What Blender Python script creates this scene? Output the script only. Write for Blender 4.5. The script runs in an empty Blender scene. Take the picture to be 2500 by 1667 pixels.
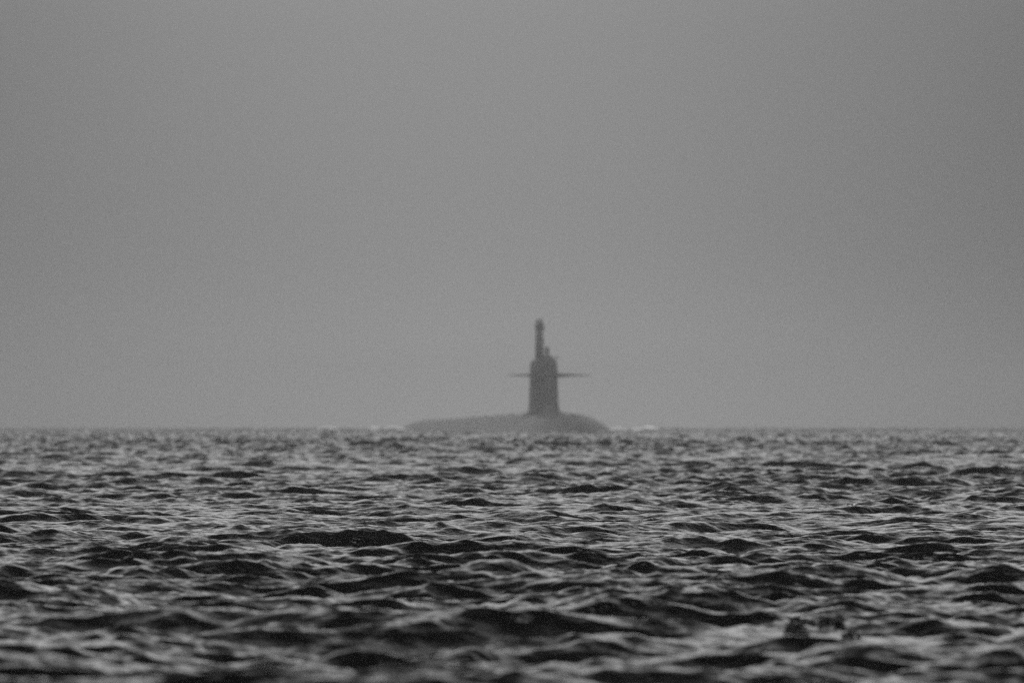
import bpy, math, random
import numpy as np
from mathutils import Vector
R = math.radians
random.seed(7)
rng = np.random.default_rng(11)
scn = bpy.context.scene
C = scn.collection

# ------------------------------------------------------------------ camera
# 400 mm lens, 0.85 m above the sea. FPX: focal length in pixels of the 2500 px wide photo
LENS, FPX, CAMH, HOR = 400.0, 27778.0, 0.85, 1041.0
cam_d = bpy.data.cameras.new('camera'); cam = bpy.data.objects.new('camera', cam_d); C.objects.link(cam)
cam_d.lens = LENS; cam_d.sensor_width = 36; cam_d.sensor_fit = 'HORIZONTAL'
cam_d.clip_start = 0.5; cam_d.clip_end = 20000
cam.location = (0, 0, CAMH)
cam.rotation_euler = (R(90) + math.atan((HOR - 833.5) / FPX), 0, 0)
cam_d.dof.use_dof = True; cam_d.dof.focus_distance = 90.0; cam_d.dof.aperture_fstop = 9.5
scn.camera = cam

# ------------------------------------------------------------------ sky
SUN_EL, SUN_AZ = R(64), R(160)
w = bpy.data.worlds.new('World'); scn.world = w; w.use_nodes = True
nt = w.node_tree; nt.nodes.clear()
def N(t, **k):
    n = nt.nodes.new(t)
    for a, b in k.items(): setattr(n, a, b)
    return n
def M(op, a, b=None, c=None):
    n = nt.nodes.new('ShaderNodeMath'); n.operation = op
    for i, v in enumerate((a, b, c)):
        if v is None: continue
        if isinstance(v, (int, float)): n.inputs[i].default_value = v
        else: nt.links.new(v, n.inputs[i])
    return n.outputs[0]
out = N('ShaderNodeOutputWorld'); bg = N('ShaderNodeBackground'); bg.inputs['Strength'].default_value = 0.1
sky = N('ShaderNodeTexSky', sky_type='NISHITA'); sky.sun_disc = False
sky.sun_elevation = SUN_EL; sky.sun_rotation = SUN_AZ; sky.dust_density = 5; sky.air_density = 1
bw = N('ShaderNodeRGBToBW'); nt.links.new(sky.outputs[0], bw.inputs[0])
tc = N('ShaderNodeTexCoord'); sp = N('ShaderNodeSeparateXYZ'); nt.links.new(tc.outputs['Generated'], sp.inputs[0])
x, y, z = sp.outputs
el = M('ABSOLUTE', z)
def ramp(v, pts):                                    # piecewise smooth curve of the sky's brightness over elevation
    n = N('ShaderNodeFloatCurve'); c = n.mapping.curves[0]
    while len(c.points) > 2: c.points.remove(c.points[1])
    c.points[0].location = pts[0]; c.points[-1].location = pts[-1]
    for p in pts[1:-1]: c.points.new(*p)
    n.mapping.update(); nt.links.new(v, n.inputs['Value']); return n.outputs[0]
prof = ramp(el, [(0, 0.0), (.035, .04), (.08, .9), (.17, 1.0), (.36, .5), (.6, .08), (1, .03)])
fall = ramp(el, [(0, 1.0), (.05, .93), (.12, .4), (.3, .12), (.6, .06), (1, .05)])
# vignette put into the sky's colour: a broad bright patch low over the sea
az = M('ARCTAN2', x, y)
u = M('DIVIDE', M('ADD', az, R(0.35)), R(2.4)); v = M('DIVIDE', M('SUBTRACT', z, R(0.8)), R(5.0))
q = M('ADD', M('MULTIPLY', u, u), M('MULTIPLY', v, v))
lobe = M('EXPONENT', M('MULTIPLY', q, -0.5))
noise = N('ShaderNodeTexNoise'); noise.inputs['Scale'].default_value = 9; noise.inputs['Detail'].default_value = 3
nt.links.new(tc.outputs['Generated'], noise.inputs['Vector'])
mott = M('ADD', 0.90, M('MULTIPLY', noise.outputs[0], 0.2))
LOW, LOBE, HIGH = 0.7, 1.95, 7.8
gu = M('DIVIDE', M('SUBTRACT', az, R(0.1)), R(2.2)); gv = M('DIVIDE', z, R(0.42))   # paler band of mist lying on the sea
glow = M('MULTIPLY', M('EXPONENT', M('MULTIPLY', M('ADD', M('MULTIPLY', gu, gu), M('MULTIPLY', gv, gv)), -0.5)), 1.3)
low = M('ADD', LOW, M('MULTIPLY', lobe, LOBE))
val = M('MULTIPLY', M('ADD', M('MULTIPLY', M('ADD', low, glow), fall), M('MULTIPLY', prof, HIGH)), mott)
val = M('ADD', val, M('MULTIPLY', bw.outputs[0], 0.02))
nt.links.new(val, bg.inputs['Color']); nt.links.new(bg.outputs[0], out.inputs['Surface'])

sd = bpy.data.lights.new('sun', 'SUN'); sd.energy = 1.5; sd.angle = R(40); sd.color = (1, 1, 1)
sun = bpy.data.objects.new('sun', sd); C.objects.link(sun)
sv = Vector((math.sin(SUN_AZ) * math.cos(SUN_EL), math.cos(SUN_AZ) * math.cos(SUN_EL), math.sin(SUN_EL)))
sun.rotation_euler = (-sv).to_track_quat('-Z', 'Y').to_euler(); sun.location = (0, 0, 60)

scn.view_settings.view_transform = 'Standard'; scn.view_settings.look = 'None'
scn.view_settings.exposure = 0; scn.view_settings.gamma = 1
scn.cycles.use_denoising = False
scn.cycles.volume_bounces = 2; scn.cycles.max_bounces = 6
scn.cycles.sample_clamp_indirect = 4

# ------------------------------------------------------------------ materials
def mat(name, col, rough, var=0.0, scale=1.0, bump=0.0, bscale=5.0, ior=1.45):
    m = bpy.data.materials.new(name); m.use_nodes = True; t = m.node_tree
    p = t.nodes['Principled BSDF']
    p.inputs['Base Color'].default_value = (col, col, col, 1)
    p.inputs['Roughness'].default_value = rough; p.inputs['IOR'].default_value = ior
    g = t.nodes.new('ShaderNodeNewGeometry')
    if var:
        n = t.nodes.new('ShaderNodeTexNoise'); n.inputs['Scale'].default_value = scale; n.inputs['Detail'].default_value = 5
        r = t.nodes.new('ShaderNodeMapRange')
        r.inputs['From Min'].default_value = .3; r.inputs['From Max'].default_value = .7
        r.inputs['To Min'].default_value = col * (1 - var); r.inputs['To Max'].default_value = col * (1 + var)
        t.links.new(g.outputs['Position'], n.inputs['Vector']); t.links.new(n.outputs[0], r.inputs['Value'])
        t.links.new(r.outputs[0], p.inputs['Base Color'])
    if bump:
        n = t.nodes.new('ShaderNodeTexNoise'); n.inputs['Scale'].default_value = bscale; n.inputs['Detail'].default_value = 4
        b = t.nodes.new('ShaderNodeBump'); b.inputs['Strength'].default_value = 1; b.inputs['Distance'].default_value = bump
        t.links.new(g.outputs['Position'], n.inputs['Vector']); t.links.new(n.outputs[0], b.inputs['Height'])
        t.links.new(b.outputs[0], p.inputs['Normal'])
    return m
m_water = mat('dark_sea_water', 0.004, 0.06, ior=1.333, bump=0.026, bscale=9.0)
m_hull = mat('black_hull_coating', 0.072, 0.42, var=.35, scale=.6)
m_sail = mat('black_sail_coating', 0.022, 0.6, var=.3, scale=.8)
m_mast = mat('dark_mast_paint', 0.03, 0.5, var=.2, scale=3)
m_foam = mat('white_foam', 0.9, 0.9, var=.15, scale=2)

def tag(o, label=None, cat=None, kind=None, group=None):
    if label: o['label'] = label
    if cat: o['category'] = cat
    if kind: o['kind'] = kind
    if group: o['group'] = group
    return o

# ------------------------------------------------------------------ sea
def px_ground(px, py):
    """point of the mean sea surface seen at photo pixel px, py"""
    d = FPX * CAMH / (py - HOR)
    return (px - 1250) / FPX * d, d

def tile(L, n, lmin, lmax, wind, spread, slope, peak):
    """periodic wave field of size L m: height and horizontal shift, for wavelengths lmin..lmax"""
    k1 = 2 * np.pi * np.fft.fftfreq(n, L / n)
    kx, ky = np.meshgrid(k1, k1, indexing='xy'); k = np.hypot(kx, ky); k[0, 0] = 1
    th = np.arctan2(ky, kx) - wind
    band = 1 / (1 + (lmin * k / 2 / np.pi) ** 8) / (1 + (2 * np.pi / (lmax * k)) ** 8)
    S = k ** -4.0 * np.exp(-1.0 * (2 * np.pi / peak / k) ** 2) * band * (0.07 + np.abs(np.cos(th / 1)) ** spread)
    S[0, 0] = 0
    ph = (rng.normal(size=(n, n)) + 1j * rng.normal(size=(n, n))) * np.sqrt(S)
    h = np.fft.ifft2(ph).real
    gx = np.fft.ifft2(1j * kx * ph).real; gy = np.fft.ifft2(1j * ky * ph).real
    s = slope / math.sqrt((gx ** 2 + gy ** 2).mean())
    dx = np.fft.ifft2(1j * kx / k * ph).real; dy = np.fft.ifft2(1j * ky / k * ph).real
    return L, n, (h * s).astype('f4'), (dx * s).astype('f4'), (dy * s).astype('f4')

def sample(t, X, Y, rot=0.0, ox=0.0, oy=0.0):
    L, n, h, dx, dy = t
    c, s = math.cos(rot), math.sin(rot)
    U = ((c * X + s * Y + ox) / L * n) % n; V = ((-s * X + c * Y + oy) / L * n) % n
    i = U.astype('i4'); j = V.astype('i4'); fu = (U - i).astype('f4'); fv = (V - j).astype('f4')
    i %= n; j %= n; i2 = (i + 1) % n; j2 = (j + 1) % n
    w00 = (1 - fu) * (1 - fv); w10 = fu * (1 - fv); w01 = (1 - fu) * fv; w11 = fu * fv
    r = [a[j, i] * w00 + a[j, i2] * w10 + a[j2, i] * w01 + a[j2, i2] * w11 for a in (h, dx, dy)]
    return r[0], c * r[1] - s * r[2], s * r[1] + c * r[2]

WIND = R(90 + 14)
tA = tile(83.0, 1024, .62, 20, WIND, 5.0, 0.16, 1.15)
tD = tile(211.0, 512, 3.0, 14, WIND, 6.0, 0.075, 5.0)
tB = tile(23.0, 1024, 0.17, .62, WIND, 2.4, 0.20, 2.0)
tC = tile(7.0, 512, 0.045, 0.17, WIND, 1.0, 0.155, 2.0)

# rows (distance from the shore) and columns
rows = list(np.arange(-60, 10, 2.0)) + list(np.arange(10, 30, 0.15)); r = 30.0
while r < 1700: rows.append(r); r += min(max(0.00055 * r, 0.03), 0.42)
while r < 3000: rows.append(r); r += 0.6
rows = np.array(rows, dtype='f4')
uc = np.linspace(-1, 1, 881)
ext = np.array([1.04, 1.1, 1.2, 1.35, 1.6, 2.0, 2.6, 3.5, 5, 7, 10, 14])
far = 1500.0
def colx(yy):
    hw = 4 + 0.056 * max(yy, 0)
    e = hw + (ext - 1) / 13 * (far - hw)
    return np.concatenate([-e[::-1], uc * hw, e])
X = np.stack([colx(v) for v in rows]).astype('f4'); Y = np.repeat(rows[:, None], X.shape[1], 1)
Y = Y + rng.normal(size=Y.shape).astype('f4') * 0.0
fade = np.ones(X.shape[1], 'f4'); k = len(ext); fade[:k] = 0.5; fade[-k:] = 0.5
HH = np.zeros_like(X); DX = np.zeros_like(X); DY = np.zeros_like(X)
# gust patches: where ripples are strong or weak
def patch(X, Y):
    p = np.zeros_like(X)
    for a, b, c, amp in ((.11, .05, 1.3, 1), (-.07, .083, .4, 1), (.031, -.021, 2.2, 1), (.19, .11, 5.1, .7), (-.23, .03, .9, .6), (.05, .017, 3.3, 1)):
        p += amp * np.sin(a * 2 * X + b * .6 * Y + c + 1.2 * np.sin(.05 * X - .031 * Y))
    return p / 2.4
CH = 400
SPX, SPY = px_ground(2020, 1560)                       # where drops splash on a calmer patch
for a in range(0, len(rows), CH):
    s = slice(a, a + CH); x_, y_ = X[s], Y[s]; g = patch(x_, y_)
    P = (1 + 0.14 * g); P2 = np.clip(1 + 0.2 * g, .4, 1.6)
    t_ = np.clip((y_ - 130) / 480, 0, 1); wild = 1 + 1.2 * t_ * t_ * (3 - 2 * t_)      # rougher water further out
    t_ = np.clip((y_ - 38) / 50, 0, 1); calm = 0.80 + 0.13 * t_
    far_ = 1 + np.clip((y_ - 1300) / 1500, 0, .6)
    pool = 1 - 0.7 * np.exp(-((x_ - SPX) / .55) ** 2 - ((y_ - SPY + 1.0) / 2.2) ** 2)
    P = P * pool * far_; P2 = P2 * pool * far_
    P = P * calm * (1 + (wild - 1) * .42); P2 = P2 * calm * wild
    for t, rot, ox, oy, amp in ((tA, 0, 0, 0, P), (tD, 0, 0, 0, P), (tA, .5, 40, 17, P * 0.42), (tB, 0.2, 3, 9, P2 * .8), (tB, -.5, 21, 2, P2 * .5), (tC, 0, 1, 4, P2)):
        h, dx, dy = sample(t, x_, y_, rot, ox, oy)
        ch = 0.75
        HH[s] += h * amp; DX[s] -= -dx * amp * ch; DY[s] -= -dy * amp * ch
HH *= fade; DX *= fade; DY *= fade

# single waves that stand out in the photograph: pixel of the crest's foot, half width px, height px
WAVES = [
 (1290, 1640, 230, 52), (930, 1655, 150, 40), (330, 1600, 230, 60), (420, 1640, 170, 30), (120, 1590, 130, 34),
 (1180, 1462, 150, 42), (1400, 1455, 170, 34), (820, 1475, 170, 34), (1480, 1478, 170, 26), (90, 1480, 160, 34),
 (1680, 1492, 110, 40), (2400, 1545, 150, 40), (2410, 1480, 110, 28), (1560, 1555, 100, 22), (1930, 1612, 120, 22),
 (2210, 1600, 70, 34), (2330, 1650, 170, 26), (2140, 1415, 90, 36), (2060, 1462, 110, 26), (710, 1320, 120, 34),
 (1400, 1290, 140, 42), (1330, 1318, 80, 22), (1760, 1340, 120, 24), (2260, 1365, 140, 34), (2440, 1275, 90, 30),
 (2010, 1245, 110, 26), (630, 1163, 70, 18), (950, 1215, 50, 16), (1160, 1175, 90, 20), (800, 1368, 40, 18),
 (1270, 1365, 40, 17), (60, 1395, 90, 20), (470, 1550, 160, 18), (1500, 1320, 60, 20),
 (660, 1560, 60, 16), (1170, 1225, 70, 16), (1660, 1190, 60, 16), (30, 1210, 60, 16),
]
for (px, py, hw, hp) in WAVES:
    cx, cy = px_ground(px, py); ppm = FPX / cy
    W = hw / ppm; A = hp / ppm * 0.64; Lf = A * 2.6
    r0 = np.searchsorted(rows, cy - 6 * Lf - 1); r1 = np.searchsorted(rows, cy + 14 * Lf + 1)
    s = slice(r0, r1); ang = random.uniform(-.35, .35)
    wob = 0.35 * Lf * np.sin((X[s] - cx) / W * 3.1 + px) 
    n1 = sample(tA, X[s] * 1.7, Y[s] * 1.7, .3, px * .1, 5)[0]; n2 = sample(tB, X[s] * .8, Y[s] * .8, .1, px * .03, 2)[0]
    n1 /= n1.std(); n2 /= n2.std()
    wob = wob + Lf * (.45 * n1 + .1 * n2)
    dy_ = Y[s] - cy - (X[s] - cx) * ang - wob; dx_ = (X[s] - cx) / W
    prof = np.where(dy_ < 0, np.exp(-(dy_ / Lf) ** 2 * .8), np.exp(-np.abs(dy_ / (Lf * 3.0)) ** 1.6))
    lat = np.exp(-np.abs(dx_) ** 2.4 * .9)
    HH[s] += A * prof * lat * np.clip(1 + .28 * n1 + .12 * n2, .2, 1.7)
X2 = X + DX; Y2 = Y + DY

def sheet(name, X, Y, Z, m):
    nr, nc = X.shape
    me = bpy.data.meshes.new(name); nv = nr * nc
    co = np.stack([X, Y, Z], -1).astype('f4').reshape(-1)
    me.vertices.add(nv); me.vertices.foreach_set('co', co)
    idx = np.arange(nv, dtype='i4').reshape(nr, nc)
    f = np.stack([idx[:-1, :-1], idx[:-1, 1:], idx[1:, 1:], idx[1:, :-1]], -1).reshape(-1)
    nf = len(f) // 4
    me.loops.add(len(f)); me.loops.foreach_set('vertex_index', f)
    me.polygons.add(nf); me.polygons.foreach_set('loop_start', np.arange(0, nf * 4, 4, dtype='i4'))
    me.polygons.foreach_set('use_smooth', np.ones(nf, dtype=bool))
    me.update(calc_edges=True); me.materials.append(m)
    o = bpy.data.objects.new(name, me); C.objects.link(o); return o
sea = sheet('water', X2, Y2, HH, m_water)
tag(sea, 'dark choppy sea running out to the foggy horizon', kind='structure')

def sea_height(x0, y0):
    i = int(np.clip(np.searchsorted(rows, y0), 1, len(rows) - 1)); j = int(np.argmin(np.abs(X[i] - x0)))
    return float(HH[i, j])

# ------------------------------------------------------------------ mesh helpers
def link(name, verts, faces, m, parent=None, smooth=True):
    me = bpy.data.meshes.new(name); me.from_pydata([tuple(map(float, v)) for v in verts], [], faces); me.update()
    for p in me.polygons: p.use_smooth = smooth
    me.materials.append(m)
    o = bpy.data.objects.new(name, me); C.objects.link(o)
    if parent: o.parent = parent
    return o
def loft(rings, cap=True):
    v = []; f = []; n = len(rings[0])
    for r_ in rings: v += r_
    for i in range(len(rings) - 1):
        for j in range(n):
            a = i * n + j; b = i * n + (j + 1) % n
            f.append((a, b, b + n, a + n))
    if cap: f.append(tuple(range(n - 1, -1, -1))); f.append(tuple((len(rings) - 1) * n + j for j in range(n)))
    return v, f
def merge(parts):
    V = []; F = []
    for v, f in parts:
        o = len(V); V += v; F += [tuple(i + o for i in q_) for q_ in f]
    return V, F
def tube(x0, y0, prof, n=20, sx=1.0, sy=1.0):
    return loft([[(x0 + sx * r_ * math.cos(2 * math.pi * j / n), y0 + sy * r_ * math.sin(2 * math.pi * j / n), z_) for j in range(n)] for z_, r_ in prof])
def box(x0, x1, y0, y1, z0, z1):
    v = [(x_, y_, z_) for z_ in (z0, z1) for x_, y_ in ((x0, y0), (x1, y0), (x1, y1), (x0, y1))]
    return v, [(3, 2, 1, 0), (4, 5, 6, 7), (0, 1, 5, 4), (1, 2, 6, 5), (2, 3, 7, 6), (3, 0, 4, 7)]

# ------------------------------------------------------------------ submarine (local -Y is the bow, x to the right, z = 0 the waterline)
SD = 1390.0; YAW = R(9)
sub = bpy.data.objects.new('submarine', None); C.objects.link(sub)
sub.location = ((1325.7 - 1250) / FPX * SD, SD, -0.52); sub.rotation_euler = (0, 0, YAW)
tag(sub, 'black submarine with a tall sail and raised masts, surfaced in the fog on the horizon', 'submarine')
# hull: stations s = metres ahead of the sail
HR = 6.4
def hull_r(s):                     # radius, centre height
    if s > 14: f = math.sqrt(max(0.0, 1 - ((s - 14) / 27) ** 2.4))
    elif s < -92: f = max(0.03, 1 - ((-92 - s) / 45) ** 1.7)
    else: f = 1
    top = 3.07 if s > -6 else 3.07 - 0.72 * ((-6 - s) / 72)
    return HR * f, top - HR
rings = []
st = [41 - 27 * (1 - math.cos(a)) for a in np.linspace(0.05, math.pi / 2, 26)] + list(np.linspace(11, -91, 40)) + list(np.linspace(-93, -136, 26))
for s in st:
    r_, c_ = hull_r(s)
    ring = []
    for j in range(64):
        a = 2 * math.pi * j / 64; zz = r_ * math.sin(a); xx = r_ * math.cos(a)
        if zz > 0 and -80 < s < 30: zz = min(zz, r_ * 0.992) # narrow flat walkway on the hull's crown
        ring.append((xx, -s, c_ + zz))
    rings.append(ring)
hull = link('hull', *loft(rings), m_hull, sub)
# hatches and cleats that stand a little proud of the deck
hv = []
for s in (24, 13, -14, -24, -34, -44, -54): hv.append(tube(0, -s, [(2.3, .55), (hull_r(s)[0] * .992 + hull_r(s)[1] + .06, .55), (hull_r(s)[0] * .992 + hull_r(s)[1] + .1, .42)]))
for q_ in hv: link('hatch', *q_, m_hull, hull, smooth=False)

# sail: streamlined section, slightly raked sides and a rounded crown
def foil(t, c, z_, x0=0, yoff=0, n=44):
    pts = []
    for j in range(n):
        a = 2 * math.pi * j / n; cx_ = math.cos(a); sy_ = math.sin(a)
        xx = (cx_ + 1) / 2                              # 0 trailing edge .. 1 leading edge
        le = 1 - xx                                     # blunt nose, long tapering tail
        th = min(1, 2.6 * math.sqrt(max(le, 0)) * xx) ** .6 * (1 if sy_ >= 0 else -1)
        pts.append((x0 + t * .5 * th, -(cx_ * c / 2) + yoff, z_(-(cx_ * c / 2)) if callable(z_) else z_))
    return pts
SB = 2.55; ST = 9.75; CH_ = 9.2
rings = []
for z_, tw, cw in ((SB, 4.7, 11.2), (SB + .45, 3.9, 10.4), (SB + .8, 3.5, 9.9), (SB + 1.3, 3.3, 9.5), (4.6, 3.22, 9.3), (6.2, 3.12, 9.2), (7.8, 3.04, 9.1), (8.7, 3.0, 9.05), (9.1, 2.85, 8.95), (9.35, 2.6, 8.8), (9.52, 2.2, 8.4), (9.62, 1.6, 7.9), (9.66, .8, 7.2)):
    tilt = max(0, (z_ - 6) / 3.66)
    rings.append(foil(tw + .08, cw, (lambda yy, z_=z_, tl=tilt: z_ - 0.045 * tl * yy), x0=-.13))
sail = link('sail', *loft(rings), m_sail, sub)
# bridge coaming with windscreen and a small navigation lamp arm at the sail's forward end
cm = loft([[(0.62 * math.cos(a) * k_, -2.9 + .9 * math.sin(a) * k_, z_) for a in np.linspace(0, 2 * math.pi, 28, endpoint=False)] for z_, k_ in ((9.5, 1.15), (9.95, 1.0), (10.02, .92))])
link('bridge_coaming', *cm, m_sail, sail)
link('antenna_arm', *merge([box(.5, 1.5, -2.55, -2.43, 9.82, 9.93), tube(1.45, -2.49, [(9.5, .07), (9.9, .07), (9.96, .05)]), tube(.55, -2.49, [(9.4, .05), (9.9, .05)])]), m_mast, sail)
# fairwater planes
def plane(sgn):
    rr = []
    for k_, (o_, ch, th) in enumerate(((.7, 3.9, .72), (1.3, 3.7, .62), (2.4, 3.2, .42), (3.6, 2.7, .24), (4.7, 2.2, .15), (5.05, 1.9, .13), (5.15, 1.2, .05))):
        ring = []
        for j in range(24):
            a = 2 * math.pi * j / 24; xx = (1 + math.cos(a)) / 2
            ring.append((sgn * o_ + .16, -3.8 - math.cos(a) * ch / 2 + .12 * o_, 7.62 + th / 2 * math.sin(a) * (xx ** .45)))
        rr.append(ring)
    if sgn < 0: rr = [list(reversed(q_)) for q_ in rr]
    return link('fairwater_plane', *loft(rr), m_sail, sub)
plane(1); plane(-1)
# masts: two tall ones side by side, one short
def mast(name, x0, y0, prof, extra=()):
    o = link(name, *merge([tube(x0, y0, prof, sx=1, sy=1.5)]), m_mast, sub)
    for nm, q_ in extra: link(nm, *q_, m_mast, o)
    return o
SY, CY = math.sin(YAW), math.cos(YAW)
def lx(vis, y0): return (vis + y0 * SY) / CY
ma = 3.1
mast('periscope_mast', lx(-.66, ma) , ma, [(9.0, .27), (11.5, .26), (13.4, .24), (13.45, .2), (14.15, .2), (14.3, .15), (14.5, .07), (14.56, .02)],
     [('mast_head', tube(lx(-.66, ma), ma, [(13.3, .3), (13.5, .3), (13.9, .27), (14.05, .16)], sy=1.2))])
mb = 2.3
mast('radar_mast', lx(-.24, mb), mb, [(9.0, .29), (11.6, .28), (12.7, .26), (12.9, .2), (14.0, .18), (14.45, .14), (14.68, .06), (14.72, .02)],
     [('radar_antenna', tube(lx(-.14, mb), mb, [(13.05, .2), (13.25, .32), (13.7, .33), (13.95, .2)], sy=1.0))])
mc = 0.2
mast('snorkel_mast', lx(.52, mc), mc, [(9.2, .24), (10.3, .23), (10.6, .25), (10.9, .24), (11.05, .16), (11.15, .05)])
link('whip_antenna', *tube(lx(.12, .9), .9, [(9.3, .05), (12.0, .03), (12.02, .02)]), m_mast, sub)

# ------------------------------------------------------------------ foam and splash
def foam(name, spots, label, m, parent=None):
    V = []; F = []
    for (px, d, hw, hp, z0) in spots:
        ppm = FPX / d; cx = (px - 1250) / ppm; W = hw / ppm; H = hp / ppm
        nb = 40
        for _ in range(nb):
            t = random.uniform(-1, 1); bx_ = cx + t * W; by = d + random.uniform(-.6, .6)
            rr = H * random.uniform(.25, .6) * (1 - .6 * abs(t)); bz = z0 + random.uniform(0, H * .5) * (1 - t * t)
            rings = []
            for i in range(1, 6):
                e = math.pi * i / 6
                rings.append([(bx_ + 1.9 * rr * math.sin(e) * math.cos(a) * random.uniform(.8, 1.2), by + rr * 1.5 * math.sin(e) * math.sin(a), bz + .6 * rr * math.cos(e)) for a in np.linspace(0, 2 * math.pi, 9, endpoint=False)])
            v_, f_ = loft(rings); o = len(V); V += v_; F += [tuple(i + o for i in q_) for q_ in f_]
    o = link(name, V, F, m); tag(o, label, 'foam', kind='stuff'); return o
# px, distance, half width px, height px, base height
foam('bow_foam', [(1507, 1385, 22, 13, .36), (1550, 1380, 12, 10, .34), (1583, 1380, 24, 15, .38), (1500, 1383, 70, 3, .3)], 'white foam breaking on the sea just right of the submarine', m_foam)
foam('wake_foam', [(962, 1420, 22, 13, .48), (912, 1420, 17, 11, .48), (802, 1420, 26, 11, .5), (640, 1420, 26, 4, .5), (990, 1430, 14, 5, .4)], 'thin line of white foam on the sea left of the submarine', m_foam)
def drops(name, spots, label, m, cat, seed):
    rd = random.Random(seed); V = []; F = []
    for (px, py, foot, rad, n) in spots:                 # each spot a knot of water lumps over the sea
        cx, cy = px_ground(px, foot); ppm = FPX / cy; zc = (foot - py) / ppm + (.012 if cy < 60 else 0)
        for _ in range(n):
            ox, oz = rd.gauss(0, .8) * rad / ppm, rd.gauss(0, .5) * rad / ppm; rr = rad / ppm * rd.uniform(.25, .6); by = cy + rd.uniform(-.08, .08)
            rings = []
            for i in range(1, 7):
                e = math.pi * i / 7
                rings.append([(cx + ox + rr * 1.2 * math.sin(e) * math.cos(a) * rd.uniform(.8, 1.2), by + rr * math.sin(e) * math.sin(a), zc + oz + rr * math.cos(e)) for a in np.linspace(0, 2 * math.pi, 10, endpoint=False)])
            v_, f_ = loft(rings); o = len(V); V += v_; F += [tuple(i + o for i in q_) for q_ in f_]
    o = link(name, V, F, m); tag(o, label, cat, kind='stuff'); return o
drops('water_splash', [(1944, 1522, 1548, 10, 14), (1960, 1526, 1550, 9, 12), (1980, 1526, 1550, 8, 9), (2012, 1526, 1550, 11, 14), (2040, 1518, 1550, 11, 14), (2046, 1514, 1550, 9, 11), (2038, 1532, 1552, 15, 16), (1945, 1550, 1572, 16, 25), (1962, 1556, 1572, 11, 14), (1952, 1568, 1578, 6, 6), (2018, 1558, 1570, 8, 9), (2065, 1560, 1572, 10, 12), (2074, 1553, 1572, 9, 11), (2099, 1557, 1572, 9, 11), (2096, 1566, 1574, 5, 4)],
      'small dark splash of drops thrown up from the water at the lower right', m_water, 'splash', 5)
drops('crest_foam', [(2063, 1232, 1247, 3, 4), (2066, 1238, 1248, 3, 5), (2077, 1234, 1247, 5, 7), (2082, 1238, 1248, 3, 4), (2051, 1235, 1247, 2, 2), (2064, 1244, 1250, 2, 2), (2038, 1240, 1250, 2, 1), (950, 1212, 1222, 2, 2), (958, 1213, 1222, 2, 2), (1056, 1219, 1228, 2, 2)],
      'tiny glints of white foam on a dark breaking crest', m_foam, 'foam', 9)

# haze: one even box of fog round everything
HAZE = 3.6e-4
hz = link('haze', *box(-1650, 1650, -80, 3080, -1.8, 16.5), bpy.data.materials.new('fog'), smooth=False)
tag(hz, 'even grey sea fog over the water', 'fog', kind='stuff')
hm = hz.data.materials[0]; hm.use_nodes = True; t = hm.node_tree; t.nodes.clear()
pv = t.nodes.new('ShaderNodeVolumePrincipled'); mo = t.nodes.new('ShaderNodeOutputMaterial')
pv.inputs['Color'].default_value = (.995, .995, .995, 1); pv.inputs['Density'].default_value = HAZE; pv.inputs['Anisotropy'].default_value = 0.6
t.links.new(pv.outputs[0], mo.inputs['Volume'])
